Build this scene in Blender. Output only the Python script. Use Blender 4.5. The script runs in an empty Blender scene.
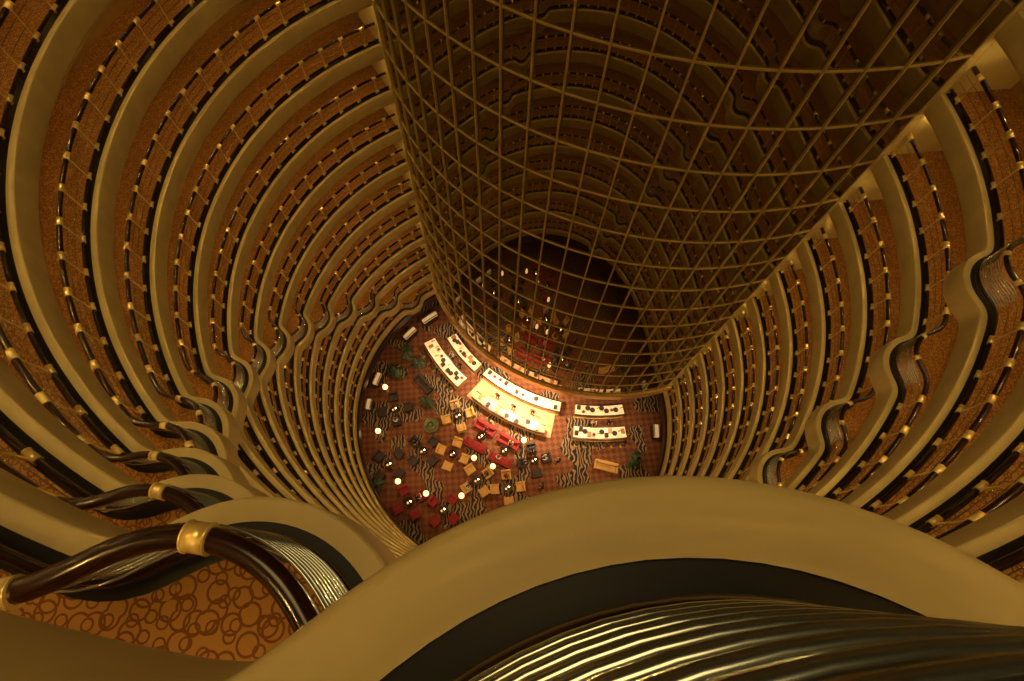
import bpy, bmesh, math, random
from mathutils import Vector, Matrix
random.seed(4)
sc = bpy.context.scene
sc.view_settings.view_transform = 'Standard'
sc.view_settings.look = 'None'
sc.view_settings.exposure = -0.55

# ------------------------------------------------------------------ layout (metres)
H = 51.0            # photographer's height above the lobby floor
R = 14.0            # atrium radius
C = Vector((1.35, 13.55))
FH = 2.9            # storey height
NF = 16             # balcony storeys
CORE = Vector((10.2, 31.8)); CR = 17.45
COR_D = 2.6
def ring(phi, r=R):
    a = math.radians(phi)
    return Vector((C.x + r*math.sin(a), C.y - r*math.cos(a)))
def find_end(sign):
    p = 60.0
    while p < 179:
        if (ring(sign*p, R+0.45) - CORE).length < CR+0.12: return sign*p
        p += 0.1
    return sign*p
PHI_R = find_end(1); PHI_L = find_end(-1)
def core(a, r=CR):
    a = math.radians(a)
    return Vector((CORE.x + r*math.cos(a), CORE.y + r*math.sin(a)))

# ------------------------------------------------------------------ materials
def newmat(name):
    m = bpy.data.materials.new(name); m.use_nodes = True
    nt = m.node_tree; b = nt.nodes['Principled BSDF']
    return m, nt, b
def mat(name, col, rough=0.5, metal=0.0, var=0.0, scale=6.0, emit=None, es=0.0, coat=0.0):
    m, nt, b = newmat(name)
    b.inputs['Roughness'].default_value = rough
    b.inputs['Metallic'].default_value = metal
    b.inputs['Base Color'].default_value = (*col, 1)
    if coat: b.inputs['Coat Weight'].default_value = coat
    tc = nt.nodes.new('ShaderNodeTexCoord')
    if var > 0:
        n = nt.nodes.new('ShaderNodeTexNoise'); n.inputs['Scale'].default_value = scale
        n.inputs['Detail'].default_value = 4
        nt.links.new(tc.outputs['Object'], n.inputs['Vector'])
        r = nt.nodes.new('ShaderNodeValToRGB')
        r.color_ramp.elements[0].position = 0.3; r.color_ramp.elements[1].position = 0.7
        r.color_ramp.elements[0].color = (*[c*(1-var) for c in col], 1)
        r.color_ramp.elements[1].color = (*[min(1, c*(1+var)) for c in col], 1)
        nt.links.new(n.outputs['Fac'], r.inputs['Fac'])
        nt.links.new(r.outputs['Color'], b.inputs['Base Color'])
    if emit:
        b.inputs['Emission Color'].default_value = (*emit, 1)
        b.inputs['Emission Strength'].default_value = es
    return m

M_plaster = mat('cream_plaster', (0.53, 0.42, 0.18), 0.5, 0, 0.10, 1.5)
M_base = mat('black_gap_strip', (0.003, 0.002, 0.002), 0.4)  # near-black strip filling the gap behind the ledge
M_wood = mat('dark_lacquered_wood', (0.018, 0.005, 0.003), 0.22, 0, 0.3, 9, coat=0.1)
M_brass = mat('polished_brass', (1.0, 0.78, 0.30), 0.25, 0.62)
M_tube = mat('satin_metal_tube', (0.50, 0.55, 0.53), 0.22, 0.95)
M_ceil = mat('corridor_ceiling_paint', (0.45, 0.33, 0.15), 0.7)
M_wallp = mat('corridor_wall_paper', (0.32, 0.18, 0.05), 0.6, 0, 0.1, 3)
M_mull = mat('bronze_mullion', (0.46, 0.34, 0.11), 0.4, 0.2)
M_wallglow = mat('added_wall_emitter', (1, .8, .5), 0.4, emit=(1, .58, .14), es=4.0)  # glowing wall boxes added to light the fascias across the atrium
M_glint = mat('added_rail_emitter', (1, .8, .5), 0.4, emit=(1, .62, .18), es=900)  # small emitters added over the rail posts so the collars glint
M_darkwood = mat('dark_wood_panel', (0.03, 0.010, 0.005), 0.3, 0, 0.3, 4)
M_gold = mat('gold_leaf_band', (0.8, 0.5, 0.2), 0.35, 0.6, 0.1, 2)
M_white = mat('glowing_white_top', (0.8, 0.66, 0.45), 0.3, 0, 0.25, 2.5, emit=(1, .72, .38), es=0.35)  # glow put into the counter tops in place of light falling on them
M_cfront = mat('counter_front_wood', (0.35, 0.16, 0.06), 0.35, 0, 0.2, 5)
M_marble = mat('cream_marble', (0.70, 0.40, 0.24), 0.2, 0, 0.25, 2)
M_red = mat('red_velvet', (0.24, 0.012, 0.015), 0.8, 0, 0.2, 12)
M_beige = mat('tan_upholstery', (0.52, 0.32, 0.10), 0.8, 0, 0.15, 12)
M_darkf = mat('charcoal_upholstery', (0.03, 0.02, 0.018), 0.7, 0, 0.2, 12)
M_shade = mat('lamp_shade_lit', (1, .85, .6), 0.6, emit=(1, .60, .25), es=3.4)
M_dotglow = mat('added_table_emitter', (1, .85, .6), 0.6, emit=(1, .62, .25), es=30)  # emitter added on the tables to show as dots in the core glass
M_leaf = mat('leaf_green', (0.02, 0.045, 0.012), 0.5, 0, 0.4, 8)
M_pot = mat('glazed_pot', (0.2, 0.1, 0.04), 0.3, 0, 0.2, 8)
M_skin = mat('skin', (0.55, 0.32, 0.2), 0.6)
M_hair = mat('hair_black', (0.012, 0.01, 0.008), 0.5)
M_trou = mat('trousers_dark', (0.02, 0.02, 0.025), 0.8)
M_glassob = mat('bottle_glass', (0.1, 0.12, 0.05), 0.1, 0, coat=1)

# core glass : dark mirror-like curtain wall
M_glass, nt, b = newmat('smoked_glass')
b.inputs['Base Color'].default_value = (0.016, 0.009, 0.0015, 1)
b.inputs['Roughness'].default_value = 0.01
b.inputs['IOR'].default_value = 2.8
b.inputs['Specular Tint'].default_value = (1, .88, .6, 1)

# corridor carpet : overlapping circles
M_carpet, nt, b = newmat('circle_pattern_carpet')
b.inputs['Roughness'].default_value = 0.95
tc = nt.nodes.new('ShaderNodeTexCoord')
def ringmask(scale, offs, r0, w):
    mp = nt.nodes.new('ShaderNodeMapping'); mp.inputs['Location'].default_value = (offs, offs*.7, 0)
    mp.inputs['Scale'].default_value = (1, 1, 0)
    v = nt.nodes.new('ShaderNodeTexVoronoi'); v.inputs['Scale'].default_value = scale
    v.voronoi_dimensions = '2D'
    v.inputs['Randomness'].default_value = 0.8
    nt.links.new(tc.outputs['Object'], mp.inputs['Vector']); nt.links.new(mp.outputs['Vector'], v.inputs['Vector'])
    s = nt.nodes.new('ShaderNodeMath'); s.operation = 'SUBTRACT'; s.inputs[1].default_value = r0
    a = nt.nodes.new('ShaderNodeMath'); a.operation = 'ABSOLUTE'
    l = nt.nodes.new('ShaderNodeMath'); l.operation = 'LESS_THAN'; l.inputs[1].default_value = w
    nt.links.new(v.outputs['Distance'], s.inputs[0]); nt.links.new(s.outputs[0], a.inputs[0]); nt.links.new(a.outputs[0], l.inputs[0])
    return l
m1 = ringmask(4.8, 0, 0.36, 0.045); m2 = ringmask(4.4, 3.3, 0.30, 0.04); m3 = ringmask(6.4, 7.7, 0.26, 0.05)
mx = nt.nodes.new('ShaderNodeMath'); mx.operation = 'MAXIMUM'
nt.links.new(m1.outputs[0], mx.inputs[0]); nt.links.new(m2.outputs[0], mx.inputs[1])
mx2 = nt.nodes.new('ShaderNodeMath'); mx2.operation = 'MAXIMUM'
nt.links.new(mx.outputs[0], mx2.inputs[0]); nt.links.new(m3.outputs[0], mx2.inputs[1])
mixc = nt.nodes.new('ShaderNodeMix'); mixc.data_type = 'RGBA'
mixc.inputs['A'].default_value = (0.38, 0.185, 0.038, 1); mixc.inputs['B'].default_value = (0.17, 0.058, 0.012, 1)
nt.links.new(mx2.outputs[0], mixc.inputs['Factor']); nt.links.new(mixc.outputs['Result'], b.inputs['Base Color'])

# lobby carpet : red brown with small diamond ground and swirling stripe patches
M_lobby, nt, b = newmat('swirl_lobby_carpet')
b.inputs['Roughness'].default_value = 0.8
tc = nt.nodes.new('ShaderNodeTexCoord')
w = nt.nodes.new('ShaderNodeTexWave'); w.inputs['Scale'].default_value = 0.95; w.inputs['Distortion'].default_value = 8
w.inputs['Detail'].default_value = 1.0; w.inputs['Detail Scale'].default_value = 1.4
nt.links.new(tc.outputs['Object'], w.inputs['Vector'])
rs = nt.nodes.new('ShaderNodeValToRGB'); rs.color_ramp.interpolation = 'CONSTANT'
rs.color_ramp.elements[0].color = (0.008, 0.004, 0.003, 1); rs.color_ramp.elements[1].position = 0.60
rs.color_ramp.elements[1].color = (0.26, 0.17, 0.09, 1)
nt.links.new(w.outputs['Fac'], rs.inputs['Fac'])
n1 = nt.nodes.new('ShaderNodeTexNoise'); n1.inputs['Scale'].default_value = 0.30; n1.inputs['Detail'].default_value = 1
nt.links.new(tc.outputs['Object'], n1.inputs['Vector'])
rm = nt.nodes.new('ShaderNodeValToRGB'); rm.color_ramp.interpolation = 'CONSTANT'
rm.color_ramp.elements[0].color = (1, 1, 1, 1); rm.color_ramp.elements[1].position = 0.46; rm.color_ramp.elements[1].color = (0, 0, 0, 1)
nt.links.new(n1.outputs['Fac'], rm.inputs['Fac'])
mpd = nt.nodes.new('ShaderNodeMapping'); mpd.inputs['Rotation'].default_value = (0, 0, math.radians(40))
nt.links.new(tc.outputs['Object'], mpd.inputs['Vector'])
ck = nt.nodes.new('ShaderNodeTexChecker'); ck.inputs['Scale'].default_value = 2.4
ck.inputs['Color1'].default_value = (0.11, 0.033, 0.010, 1); ck.inputs['Color2'].default_value = (0.18, 0.062, 0.019, 1)
nt.links.new(mpd.outputs['Vector'], ck.inputs['Vector'])
mm = nt.nodes.new('ShaderNodeMix'); mm.data_type = 'RGBA'
nt.links.new(rm.outputs['Color'], mm.inputs['Factor']); nt.links.new(ck.outputs['Color'], mm.inputs['A'])
nt.links.new(rs.outputs['Color'], mm.inputs['B']); nt.links.new(mm.outputs['Result'], b.inputs['Base Color'])

# ------------------------------------------------------------------ mesh builder
class MB:
    def __init__(s): s.v=[]; s.f=[]; s.m=[]; s.sm=[]; s.mats=[]
    def mi(s, m):
        if m not in s.mats: s.mats.append(m)
        return s.mats.index(m)
    def face(s, idx, m, smooth=False):
        s.f.append(idx); s.m.append(s.mi(m)); s.sm.append(smooth)
    def box(s, cx, cy, cz, sx, sy, sz, m, rot=0.0):
        b0=len(s.v); c,sn=math.cos(rot),math.sin(rot)
        for dz in (-1,1):
            for dx,dy in ((-1,-1),(1,-1),(1,1),(-1,1)):
                x,y=dx*sx/2,dy*sy/2
                s.v.append((cx+x*c-y*sn, cy+x*sn+y*c, cz+dz*sz/2))
        for q in ((3,2,1,0),(4,5,6,7),(0,1,5,4),(1,2,6,5),(2,3,7,6),(3,0,4,7)):
            s.face([b0+i for i in q], m)
    def lathe(s, prof, cx, cy, n, m, caps=True, smooth=True):
        b0=len(s.v)
        for r,z in prof:
            for i in range(n):
                a=2*math.pi*i/n; s.v.append((cx+r*math.cos(a), cy+r*math.sin(a), z))
        for j in range(len(prof)-1):
            for i in range(n):
                k=(i+1)%n
                s.face([b0+j*n+i,b0+j*n+k,b0+(j+1)*n+k,b0+(j+1)*n+i], m, smooth)
        if caps:
            s.face([b0+i for i in range(n)][::-1], m); s.face([b0+(len(prof)-1)*n+i for i in range(n)], m)
    def sweep(s, pts, nrm, prof, m, closed=True, caps=False, smooth=False, mats=None):
        b0=len(s.v); n=len(prof)
        for p,q in zip(pts,nrm):
            for o,z in prof: s.v.append((p[0]+q[0]*o, p[1]+q[1]*o, z))
        for i in range(len(pts)-1):
            for j in range(n if closed else n-1):
                k=(j+1)%n
                s.face([b0+i*n+j,b0+i*n+k,b0+(i+1)*n+k,b0+(i+1)*n+j], mats[j] if mats else m, smooth)
        if caps:
            s.face([b0+j for j in range(n)][::-1], m); e=b0+(len(pts)-1)*n
            s.face([e+j for j in range(n)], m)
    def tube(s, pts, nrm, o, z, r, m, n=8, caps=True):
        s.sweep(pts,nrm,[(o+r*math.cos(2*math.pi*i/n), z+r*math.sin(2*math.pi*i/n)) for i in range(n)],m,True,caps,True)
    def data(s, name):
        me=bpy.data.meshes.new(name); me.from_pydata(s.v,[],s.f)
        for m in s.mats: me.materials.append(m)
        me.polygons.foreach_set('material_index', s.m); me.polygons.foreach_set('use_smooth', s.sm)
        me.update()
        bm=bmesh.new(); bm.from_mesh(me); bmesh.ops.recalc_face_normals(bm, faces=bm.faces); bm.to_mesh(me); bm.free()
        return me
    def obj(s, name):
        o=bpy.data.objects.new(name, s.data(name)); sc.collection.objects.link(o)
        return o
def inst(name, me, loc, rz=0, scale=1, bevel=0):
    o=bpy.data.objects.new(name, me); sc.collection.objects.link(o)
    o.location=loc; o.rotation_euler=(0,0,rz); o.scale=(scale,)*3
    if bevel:
        md=o.modifiers.new('bevel','BEVEL'); md.width=bevel; md.segments=2; md.limit_method='ANGLE'
    return o

# ------------------------------------------------------------------ balcony plan path
BR = 1.28; BO = 0.63       # bay radius and centre offset
def bay_list(k):
    return [(-3.6 - 8.9*k), (90.2 - 6.3*k)]
def plan_path(k):
    bays = sorted([p for p in bay_list(k) if PHI_L+6 < p < PHI_R-6])
    rc = R + BO
    D = math.degrees(math.acos((R*R + rc*rc - BR*BR)/(2*R*rc)))
    raw=[]; phi=PHI_L
    def arc(a,b):
        n=max(2,int((b-a)*2)); return [ring(a+(b-a)*i/n) for i in range(n)]
    for pb in bays:
        raw += arc(phi, pb-D)
        c0 = ring(pb, rc)
        p0 = ring(pb-D)-c0; p1 = ring(pb+D)-c0
        inward = (C-c0).normalized()
        a0 = math.atan2(p0.y,p0.x); am=math.atan2(inward.y,inward.x)
        def wrap(a): 
            while a<=-math.pi: a+=2*math.pi
            while a>math.pi: a-=2*math.pi
            return a
        h0 = wrap(a0-am); h1=wrap(math.atan2(p1.y,p1.x)-am)
        n=24
        for i in range(n): 
            a=am+h0+(h1-h0)*i/n
            raw.append(c0+Vector((math.cos(a),math.sin(a)))*BR)
        phi=pb+D
    raw += arc(phi,PHI_R); raw.append(ring(PHI_R))
    st=0.1; out=[raw[0]]; acc=0
    for i in range(len(raw)-1):
        a,b=raw[i],raw[i+1]; L=(b-a).length; t=st-acc
        while t<=L:
            out.append(a+(b-a)*(t/L)); t+=st
        acc=L-(t-st)
    out.append(raw[-1])
    for it in range(8):
        out=[out[0]]+[(out[i-1]+out[i]*2+out[i+1])*0.25 for i in range(1,len(out)-1)]+[out[-1]]
    centres=[ring(p, rc) for p in bays]
    keep=[]
    for i,p in enumerate(out):
        near=any((p-c).length<2.2 for c in centres)
        if near or i%4==0 or i==len(out)-1: keep.append(p)
    nr=[]
    for i in range(len(keep)):
        a=keep[max(0,i-1)]; b=keep[min(len(keep)-1,i+1)]
        t=(b-a).normalized(); n=Vector((t.y,-t.x))
        if n.dot(keep[i]-C)<0: n=-n
        nr.append(n)
    return keep,nr,centres

for k in range(-1, NF):
    zf = H-1.25-FH*k
    P,N,cent = plan_path(k)
    mb=MB()
    prof=[(0.185,0.0),(0.03,0.0),(0.008,-0.01),(0,-0.035),(0,-0.70),(0.03,-0.80),(0.11,-0.88),(0.24,-0.92),(0.235,-0.5)]
    mb.sweep(P,N,[(o,z+zf) for o,z in prof],M_plaster,False,False,True)
    mb.sweep(P,N,[(0.185,zf),(0.185,zf-0.012),(0.43,zf-0.012),(0.43,zf-0.03)],M_base,False)
    def back(mb,off,z,m,r=R+COR_D):
        b0=len(mb.v)
        for p,n in zip(P,N):
            q=p+n*off; d=(q-C).normalized(); e=C+d*r
            mb.v.append((q.x,q.y,z)); mb.v.append((e.x,e.y,z))
        for i in range(len(P)-1):
            mb.face([b0+2*i,b0+2*i+1,b0+2*i+3,b0+2*i+2],m)
    back(mb,0.43,zf-0.03,M_carpet)
    back(mb,0.24,zf-0.92,M_ceil)
    # --- railing
    rb_=MB(); O=0.35; OT=0.27
    rb_.tube(P,N,O,zf+0.98,0.072,M_wood,12)
    rb_.tube(P,N,OT+.03,zf+0.13,0.048,M_wood,8)
    acc=0.6; last=P[0]
    for i in range(1,len(P)-1):
        acc+=(P[i]-last).length; last=P[i]
        if acc>=1.15:
            acc=0
            p=P[i]; n=N[i]; t=Vector((n.y,-n.x))
            q=p+n*O
            # unseen emitter added in the soffit over each post for brass glints
            ql=C+(q-C).normalized()*(R+0.44)
            zc=zf+FH-0.92
            mb.lathe([(0.026,zc-0.016),(0.026,zc-0.006)],ql.x,ql.y,8,M_glint,True,False)
            inbay=any((p-c).length<1.45 for c in cent)
            if not inbay:
                rb_.lathe([(0.024,zf-0.01),(0.024,zf+0.95)],q.x,q.y,8,M_brass,False)
                rb_.lathe([(0.05,zf-0.01),(0.05,zf+0.02),(0.025,zf+0.05)],q.x,q.y,10,M_brass,False)
            for (zz,rr,ll,oo) in ((zf+0.98,0.088,0.06 if inbay else 0.12,O),(zf+0.13,0.064,0.11,OT+.03)):
                if inbay and zz<zf+.5: continue
                rb_.tube([p-t*ll,p+t*ll],[n,n],oo,zz,rr,M_brass,16)
                rb_.tube([p-t*(ll+.012),p-t*ll],[n,n],oo,zz,rr+.006,M_brass,16)
                rb_.tube([p+t*ll,p+t*(ll+.012)],[n,n],oo,zz,rr+.006,M_brass,16)
    ph=PHI_L+8
    while ph<PHI_R-2:
        q=ring(ph,R+COR_D-0.09)
        mb.box(q.x,q.y,zf+1.35,0.22,0.14,0.34,M_wallglow,math.radians(ph))
        ph+=10
    mb.obj('balcony_floor')
    rb_.tube(P,N,O,zf+0.42,0.010,M_tube,5); rb_.tube(P,N,O,zf+0.70,0.010,M_tube,5)
    for c in cent:
        idx=[i for i,p in enumerate(P) if (p-c).length<1.4]
        if len(idx)<4: continue
        a,b_=idx[0],idx[-1]
        for j in range(9):
            rb_.tube(P[a:b_+1],N[a:b_+1],OT,zf+0.22+0.078*j,0.0115,M_tube,10 if k<4 else 5)
    rb_.obj('balcony_railing')

# ------------------------------------------------------------------ corridor wall, piers
mb=MB(); pts=[ring(PHI_L-2+(PHI_R-PHI_L+4)*i/120) for i in range(121)]
nr=[(p-C).normalized() for p in pts]
zb=H-1.25-FH*(NF-1)-0.92
mb.sweep(pts,nr,[(COR_D,zb),(COR_D,H+6)],M_wallp,False,False,True)
mb.obj('wall_corridor')
for nm,ph,sg in (('trim_1',PHI_R,1),('trim_2',PHI_L,-1)):
    mb=MB()
    a=ph-0.2*sg; b_=ph+2.6*sg
    pp=[ring(a+(b_-a)*i/4) for i in range(5)]; nn=[(p-C).normalized() for p in pp]
    mb.sweep(pp,nn,[(-0.12,zb),(-0.12,H+6),(COR_D+0.3,H+6),(COR_D+0.3,zb)],M_plaster,True,True)
    mb.obj(nm)

# ------------------------------------------------------------------ glazed lift core
A0,A1=191.0,292.0; NC=23; GB=7.0
mb=MB()
pts=[core(A0+(A1-A0)*i/(NC*3)) for i in range(NC*3+1)]; nr=[(p-CORE).normalized() for p in pts]
mb.sweep(pts,nr,[(0,GB),(0,H+8)],M_glass,False,False,True)
for i in range(NC+1):
    p=core(A0+(A1-A0)*i/NC,CR+0.05); mb.box(p.x,p.y,(GB+H+8)/2,0.12,0.070,H+8-GB,M_mull,math.radians(A0+(A1-A0)*i/NC))
z=GB+0.1
while z<H+8:
    mb.sweep(pts,nr,[(0,z-0.028),(0.07,z-0.028),(0.07,z+0.028),(0,z+0.028)],M_mull,True,True)
    z+=FH*0.8
mb.obj('window_1')
mb=MB()
mb.sweep(pts,nr,[(0.0,GB+0.02),(0.16,GB+0.02),(0.22,GB-0.1),(0.22,GB-0.9),(0.1,GB-1.1),(-2.0,GB-1.1)],M_gold,False,False,False)
mb.obj('trim_3')
mb=MB(); mb.sweep(pts,nr,[(-2.0,0),(-2.0,GB-1.1)],M_darkwood,False,False,True); mb.obj('wall_lobby_core')

# ------------------------------------------------------------------ lobby shell
mb=MB(); mb.lathe([(24,-0.1),(24,0)],C.x,C.y,96,M_lobby); mb.obj('floor')
pts0=[ring(i*3-180) for i in range(121)]
mb=MB(); mb.sweep(pts0,[(p-C).normalized() for p in pts0],[(4.2,0),(4.2,zb)],M_darkwood,False,False,True); mb.obj('wall_lobby')
mb=MB()
pts=[ring(PHI_L-1+(PHI_R-PHI_L+2)*i/100) for i in range(101)]; nr=[(p-C).normalized() for p in pts]
mb.sweep(pts,nr,[(0.25,zb+0.02),(-0.12,zb),(-0.12,zb-0.9),(0.1,zb-1.05),(4.2,zb-1.05)],M_darkwood,False,False,False)
mb.obj('ceiling')

# ------------------------------------------------------------------ lobby counters (arcs around the core)
def counter(a0,a1,r,w_,h,top,front,items=0,name='bar_counter'):
    mb=MB(); n=14
    pp=[core(a0+(a1-a0)*i/n,r) for i in range(n+1)]; nn=[(p-CORE).normalized() for p in pp]
    mb.sweep(pp,nn,[(-w_/2+.08,0),(-w_/2+.08,h-.08),(w_/2-.08,h-.08),(w_/2-.08,0)],front,True,True)
    mb.sweep(pp,nn,[(-w_/2,h-.08),(-w_/2,h),(w_/2,h),(w_/2,h-.08)],M_darkwood,True,True)
    mb.sweep(pp,nn,[(-w_/2+.12,h),(-w_/2+.12,h+.012),(w_/2-.12,h+.012),(w_/2-.12,h)],top,True,True)
    mb.sweep(pp,nn,[(w_/2-.1,0.0),(w_/2-.02,0.0),(w_/2-.02,0.12),(w_/2-.1,.12)],M_brass,True,True)
    h+=.012
    for i in range(items):
        a=a0+(a1-a0)*(i+.7)/(items+.4); q=core(a,r+random.uniform(-.22,.22)*w_)
        t=random.randrange(5)
        if t==0:
            for e in range(3): mb.lathe([(0.045,h),(0.045,h+.2),(0.015,h+.26),(0.015,h+.34)],q.x+e*.12,q.y+.05*e,8,M_glassob)
        elif t==1: mb.lathe([(0.2,h),(0.26,h+.05),(0.26,h+.06)],q.x,q.y,12,M_darkf)
        elif t==2: mb.box(q.x,q.y,h+.14,.4,.34,.28,M_darkf,math.radians(a))
        elif t==3: mb.box(q.x,q.y,h+.05,.5,.35,.1,M_cfront,math.radians(a))
        else: mb.lathe([(0.05,h),(0.12,h+.15),(0.16,h+.3)],q.x,q.y,10,M_red)
    return mb.obj(name)
counter(209,226,19.8,1.5,1.1,M_white,M_cfront,14)
counter(211,226,17.5,1.3,1.0,M_white,M_cfront,12)
counter(231,254,19.9,0.9,1.1,M_marble,M_cfront,7,'reception_desk')
counter(229,257,17.3,1.2,1.2,M_white,M_cfront,12,'reception_back_counter')
counter(262,277,19.5,1.3,1.1,M_white,M_cfront,12)
counter(262,278,17.2,1.2,1.0,M_white,M_cfront,10)
mb=MB(); n=16
pp=[core(229+(256-229)*i/n,18.6) for i in range(n+1)]; nn=[(p-CORE).normalized() for p in pp]
mb.sweep(pp,nn,[(-1.4,0.004),(-1.4,0.02),(1.7,0.02),(1.7,0.004)],M_marble,True,True); mb.obj('marble_floor_inlay')
mb=MB()
mb.lathe([(0.2,0),(0.2,.02),(.03,.04),(.03,.68)],0,0,14,M_brass); mb.lathe([(.17,.68),(.2,.72),(.2,.78),(.15,.8)],0,0,14,M_darkf)
for i in range(5): mb.box(-.14*math.cos(-.9+.45*i)-.03,.18*math.sin(-.9+.45*i),.92,.03,.07,.3,M_darkf,-.9+.45*i)
stool=mb.data('bar_stool')
for a0,a1,r,n in ((210,226,21.0,6),(262,277,20.6,6)):
    for i in range(n):
        a=a0+(a1-a0)*(i+.5)/n; q=core(a,r); inst('bar_stool',stool,(q.x,q.y,0),math.radians(a)+math.pi)

def case(phi,half,r=14.3):
    mb=MB(); pp=[ring(phi-half+2*half*i/8,r) for i in range(9)]; nn=[(p-C).normalized() for p in pp]
    mb.sweep(pp,nn,[(-.3,0),(-.3,.8),(.3,.8),(.3,0)],M_darkwood,True,True)
    mb.sweep(pp,nn,[(-.2,.8),(-.2,1.15),(.2,1.15),(.2,.8)],M_white,True,True)
    mb.sweep(pp,nn,[(-.3,1.15),(-.3,1.2),(-.18,1.2),(-.18,1.15)],M_brass,True,True)
    mb.sweep(pp,nn,[(.18,1.15),(.18,1.2),(.3,1.2),(.3,1.15)],M_brass,True,True)
    mb.obj('illuminated_display_case')
for ph,hf in ((-143,3.5),(-132,3),(-108,2.5),(-97,2),(86,2.5)): case(ph,hf)

# ------------------------------------------------------------------ furniture
def armchair(m,w_=.85):
    mb=MB()
    mb.box(0,0,.24,w_-.1,.72,.24,m); mb.box(0,.03,.41,w_-.3,.6,.13,m)
    mb.box(0,-.36,.5,w_,.17,.66,m)
    for s in (-1,1): mb.box(s*(w_/2-.07),.0,.38,.15,.78,.42,m)
    for x in (-1,1):
        for y in (-1,1): mb.lathe([(.02,0),(.035,.13)],x*(w_/2-.12),y*.3,8,M_wood)
    return mb.data('lounge_armchair')
ch_b=armchair(M_beige); ch_d=armchair(M_darkf); ch_r=armchair(M_red)
def sofa(m):
    mb=MB(); mb.box(0,0,.24,2.1,.8,.24,m)
    for x in (-.63,0,.63): mb.box(x,.05,.42,.6,.62,.14,m); mb.box(x,-.26,.66,.6,.16,.4,m)
    mb.box(0,-.4,.45,2.2,.18,.66,m)
    for s in (-1,1): mb.box(s*1.05,0,.38,.18,.86,.44,m)
    for x in (-1,1):
        for y in (-1,1): mb.lathe([(.02,0),(.035,.13)],x*.95,y*.33,8,M_wood)
    return mb.data('lounge_sofa')
so_r=sofa(M_red); so_b=sofa(M_beige); so_d=sofa(M_darkf)
mb=MB(); mb.lathe([(.28,0),(.28,.03),(.05,.06),(.05,.5)],0,0,16,M_brass); mb.lathe([(.42,.5),(.45,.52),(.45,.55),(.42,.56)],0,0,24,M_wood)
mb.lathe([(.045,.56),(.06,.60),(.055,.68)],.12,.08,10,M_dotglow); mb.lathe([(.09,.56),(.11,.575)],-.14,-.08,12,M_white)
table=mb.data('round_coffee_table')
mb=MB(); mb.lathe([(.16,0),(.16,.03),(.02,.06),(.02,1.3)],0,0,14,M_brass); mb.lathe([(.27,1.2),(.27,1.22),(.2,1.55),(.18,1.55)],0,0,20,M_shade)
lamp=mb.data('floor_lamp')
mb=MB(); mb.lathe([(.22,0),(.3,.25),(.34,.5),(.3,.52),(.28,.46)],0,0,18,M_pot); mb.lathe([(.03,.4),(.025,1.3)],0,0,8,M_wood)
for i in range(34):
    a=random.uniform(0,6.28); L=random.uniform(.6,1.15); z0=random.uniform(.9,1.5); up=random.uniform(.1,.7)
    d=Vector((math.cos(a),math.sin(a))); s_=Vector((-d.y,d.x))
    b0=len(mb.v)
    for t,wd in ((0,.02),(.3,.1),(.6,.1),(.85,.05),(1,.004)):
        z=z0+up*t-.7*t*t
        for sg in (-1,1): mb.v.append((d.x*L*t+s_.x*wd*sg,d.y*L*t+s_.y*wd*sg,z))
    for j in range(4): mb.face([b0+2*j,b0+2*j+1,b0+2*j+3,b0+2*j+2],M_leaf)
plant=mb.data('potted_palm')

def group(x,y,me,n=4,rad=1.15,rot=0.0):
    inst('round_coffee_table',table,(x,y,0))
    for i in range(n):
        a=rot+2*math.pi*i/n
        px,py=x+rad*math.cos(a),y+rad*math.sin(a)
        inst('lounge_armchair',me,(px,py,0),a+math.pi/2,1.05,0.03)
group(-3.9,14.2,ch_b,4,1.2,.3)
group(-7.2,10.7,ch_d,4,1.3,.8)
group(-4.3,10.4,ch_b,4,1.2,1.2)
group(3.6,9.8,ch_d,4,1.2,.2)
group(-1.9,7.9,ch_b,4,1.2,.6)
group(1.0,7.2,ch_b,4,1.2,.1)
group(-8.2,5.9,ch_r,4,1.2,.5)
group(-10.3,14.9,ch_d,4,1.3,.2)
group(-10.4,9.4,ch_d,4,1.3,.9)
group(-5.0,5.2,ch_r,4,1.2,.9)
for x,y,rz,me in ((-1.2,13.0,2.6,so_r),(1.1,11.6,2.65,so_r),(-2.1,11.3,-.5,so_r),(0.3,9.9,-.45,so_r),(-7.6,17.6,2.3,so_d),(10.5,9.2,2.9,so_b)):
    inst('lounge_sofa',me,(x,y,0),rz,1,0.03)
inst('round_coffee_table',table,(-1.6,12.1,0)); inst('round_coffee_table',table,(.75,10.75,0))
for x,y in ((-11.3,17.0),(-11.6,12.5),(-.4,9.1),(-2.2,9.9),(-9.3,7.7),(-3.3,6.4),(-6.6,6.6),(2.6,11.6)):
    inst('floor_lamp',lamp,(x,y,0))
for x,y in ((-9.6,20.9),(-8.2,19.8),(-7.0,15.6),(-10.4,18.9),(-11.3,7.2),(13.0,9.8)):
    inst('potted_palm',plant,(x,y,0),random.uniform(0,6))
mb=MB(); mb.lathe([(.75,0),(.8,.35),(.7,.4),(.62,.3),(.1,.28),(.08,.6),(.3,.66),(.05,.7)],0,0,28,M_glassob)
inst('fountain_bowl',mb.data('fountain_bowl'),(-6.6,13.3,0))

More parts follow.
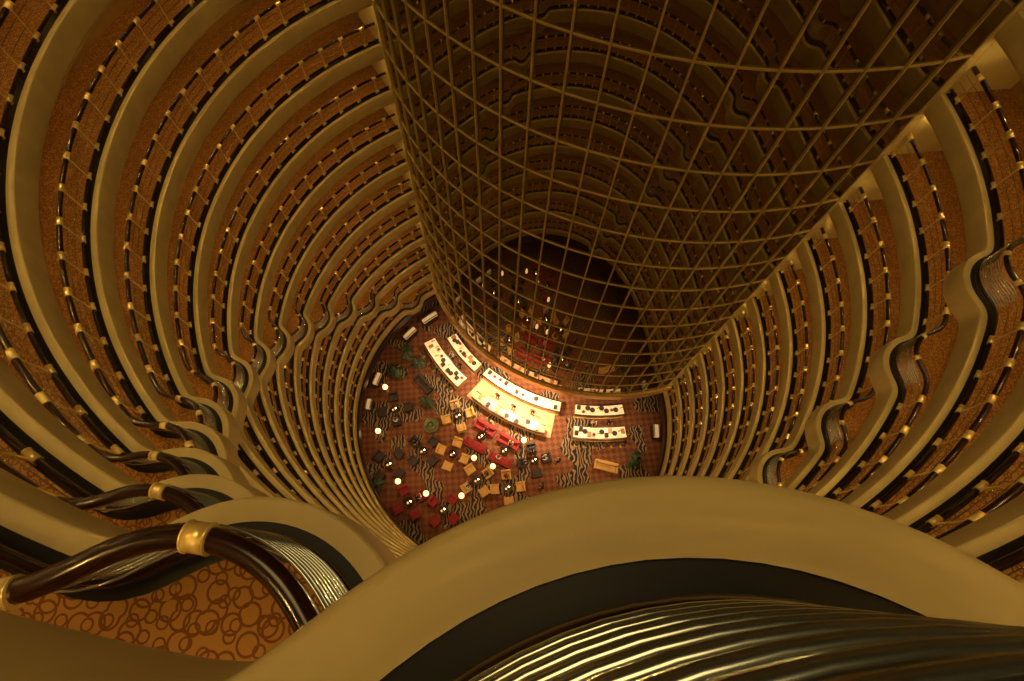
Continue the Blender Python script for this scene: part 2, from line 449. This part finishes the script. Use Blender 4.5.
# ------------------------------------------------------------------ people
def person(name,seated,shirt):
    V=[];E=[];RR=[]
    def add(p,r,par=None):
        V.append(p);RR.append(r)
        if par is not None:E.append((par,len(V)-1))
        return len(V)-1
    hz=.58 if seated else .95
    pel=add((0,0,hz),.145); w1=add((0,0,hz+.2),.125,pel); ch=add((0,.01,hz+.4),.15,w1)
    nk=add((0,.0,hz+.55),.055,ch); hd=add((0,.02,hz+.63),.08,nk); h2=add((0,.03,hz+.72),.105,hd); h3=add((0,.02,hz+.81),.075,h2)
    add((0,.14,hz+.70),.018,h2)
    for s in (-1,1):
        add((s*.105,.02,hz+.70),.018,h2)
        sh=add((s*.19,0,hz+.48),.062,ch)
        if seated: el=add((s*.25,.06,hz+.22),.045,sh); wr=add((s*.16,.28,hz+.16),.03,el)
        else: el=add((s*.26,-.02,hz+.2),.045,sh); wr=add((s*.2,.2,hz+.14),.03,el)
        d=Vector((V[wr][0]-V[el][0],V[wr][1]-V[el][1],V[wr][2]-V[el][2])).normalized()
        pm=add(tuple(Vector(V[wr])+d*.07),.03,wr)
        for j in range(4):
            add(tuple(Vector(V[pm])+d*(.085-.01*abs(j-1.5))+Vector(((j-1.5)*.022,0,-.02))),.009,pm)
        add(tuple(Vector(V[wr])+d*.06+Vector((-s*.05,.02,0))),.01,wr)
        hp=add((s*.1,0,hz-.05),.095,pel)
        if seated: kn=add((s*.13,.44,hz-.06),.065,hp); an=add((s*.13,.46,.1),.042,kn)
        else: kn=add((s*.11,.02,.5),.062,hp); an=add((s*.11,0,.1),.042,kn)
        add((s*.13,V[an][1]+.17,.045),.035,an)
    me=bpy.data.meshes.new('tmp'); me.from_pydata(V,E,[]); o=bpy.data.objects.new('tmp',me); sc.collection.objects.link(o)
    sk=o.modifiers.new('s','SKIN'); sk.use_smooth_shade=True
    for i,r in enumerate(RR): me.skin_vertices[0].data[i].radius=(r,r)
    me.skin_vertices[0].data[0].use_root=True
    ss=o.modifiers.new('ss','SUBSURF'); ss.levels=1; ss.render_levels=1
    dg=bpy.context.evaluated_depsgraph_get(); dg.update()
    nm=bpy.data.meshes.new_from_object(o.evaluated_get(dg)); nm.name=name
    bpy.data.objects.remove(o)
    nm.materials.clear()
    for m in (shirt,M_trou,M_skin,M_hair): nm.materials.append(m)
    for p in nm.polygons:
        c=p.center; i=0
        if c.z>hz+.55: i=3 if (c.z>hz+.76 or c.y<0.0) else 2
        elif c.z<hz+.02 or (seated and c.z<hz+.06 and c.y>.1): i=1
        elif c.y>.22: i=2
        p.material_index=i; p.use_smooth=True
    return nm
sh=[mat('shirt_white',(.75,.7,.6),.8),mat('suit_black',(.015,.015,.02),.7),mat('shirt_red',(.4,.04,.03),.8),mat('shirt_blue',(.08,.12,.25),.8)]
seatp=[person('seated_person',True,s) for s in sh]; stand=[person('standing_person',False,s) for s in sh[:2]]
def seat(gx,gy,rad,rot,i,n,v):
    a=rot+2*math.pi*i/n; r=rad-.02
    inst('seated_person',seatp[v],(gx+r*math.cos(a),gy+r*math.sin(a),0),a+math.pi/2)
for g in ((3.6,9.8,1.2,.2,0,4,0),(3.6,9.8,1.2,.2,1,4,3),(3.6,9.8,1.2,.2,2,4,1),(-3.9,14.2,1.2,.3,1,4,0),(-1.9,7.9,1.2,.6,2,4,0),(-1.9,7.9,1.2,.6,0,4,1),
          (1.0,7.2,1.2,.1,1,4,2),(-8.2,5.9,1.2,.5,0,4,0),(-7.2,10.7,1.3,.8,1,4,1),(-10.3,14.9,1.3,.2,3,4,0)): seat(*g)
inst('seated_person',seatp[0],(1.4,11.5,0),2.65); inst('seated_person',seatp[2],(-1.0,12.9,0),2.6); inst('seated_person',seatp[0],(.1,9.95,0),-.45)
for a,r,v in ((237,18.6,1),(243,18.8,1),(249,18.5,1),(217,18.6,0),(221,18.6,1),(268,18.4,0),(273,18.3,1)):
    q=core(a,r); inst('standing_person',stand[v],(q.x,q.y,0),math.radians(a)-math.pi/2)
inst('standing_person',stand[1],(5.9,9.6,0),.5); inst('standing_person',stand[1],(4.3,7.3,0),1.5)

# ------------------------------------------------------------------ lights
def spot(x,y,z,e,col,ang=110,size=.15):
    l=bpy.data.lights.new('lobby_spot_and_fill','SPOT'); l.energy=e; l.color=col; l.spot_size=math.radians(ang); l.spot_blend=.6; l.shadow_soft_size=size
    o=bpy.data.objects.new('lobby_spot_and_fill',l); sc.collection.objects.link(o); o.location=(x,y,z)
for a,e in ((213,850),(222,1300),(234,2800),(242,4800),(250,4400),(266,950),(274,850)):
    q=core(a,18.4); spot(q.x,q.y,5.6,e,(1,.66,.34))
for x,y in ((-9,18),(-10,11),(-5,8),(0,10),(5,8),(-4,14),(10,9)):
    spot(x,y,5.5,560,(1,.56,.25),120)  # added fill over the lounge, no fittings behind it
l=bpy.data.lights.new('added_overhead_fill','AREA'); l.shape='DISK'; l.size=14; l.energy=3000; l.color=(1,.67,.25)  # unseen area light added overhead to brighten ledges and fascias
o=bpy.data.objects.new('added_overhead_fill',l); sc.collection.objects.link(o); o.location=(C.x-2,C.y-3,H+24)

w=bpy.data.worlds.new('World'); sc.world=w; w.use_nodes=True
bg=w.node_tree.nodes['Background']; bg.inputs[0].default_value=(1,.64,.18,1); bg.inputs[1].default_value=0.008

# ------------------------------------------------------------------ camera
cd=bpy.data.cameras.new('camera'); cam=bpy.data.objects.new('camera',cd); sc.collection.objects.link(cam)
cd.sensor_width=36; cd.lens=518/1024*36; cd.shift_x=15/1024; cd.clip_start=0.02; cd.clip_end=300
cam.location=(0,0,H); cam.rotation_euler=(math.radians(24),0,0)
sc.camera=cam
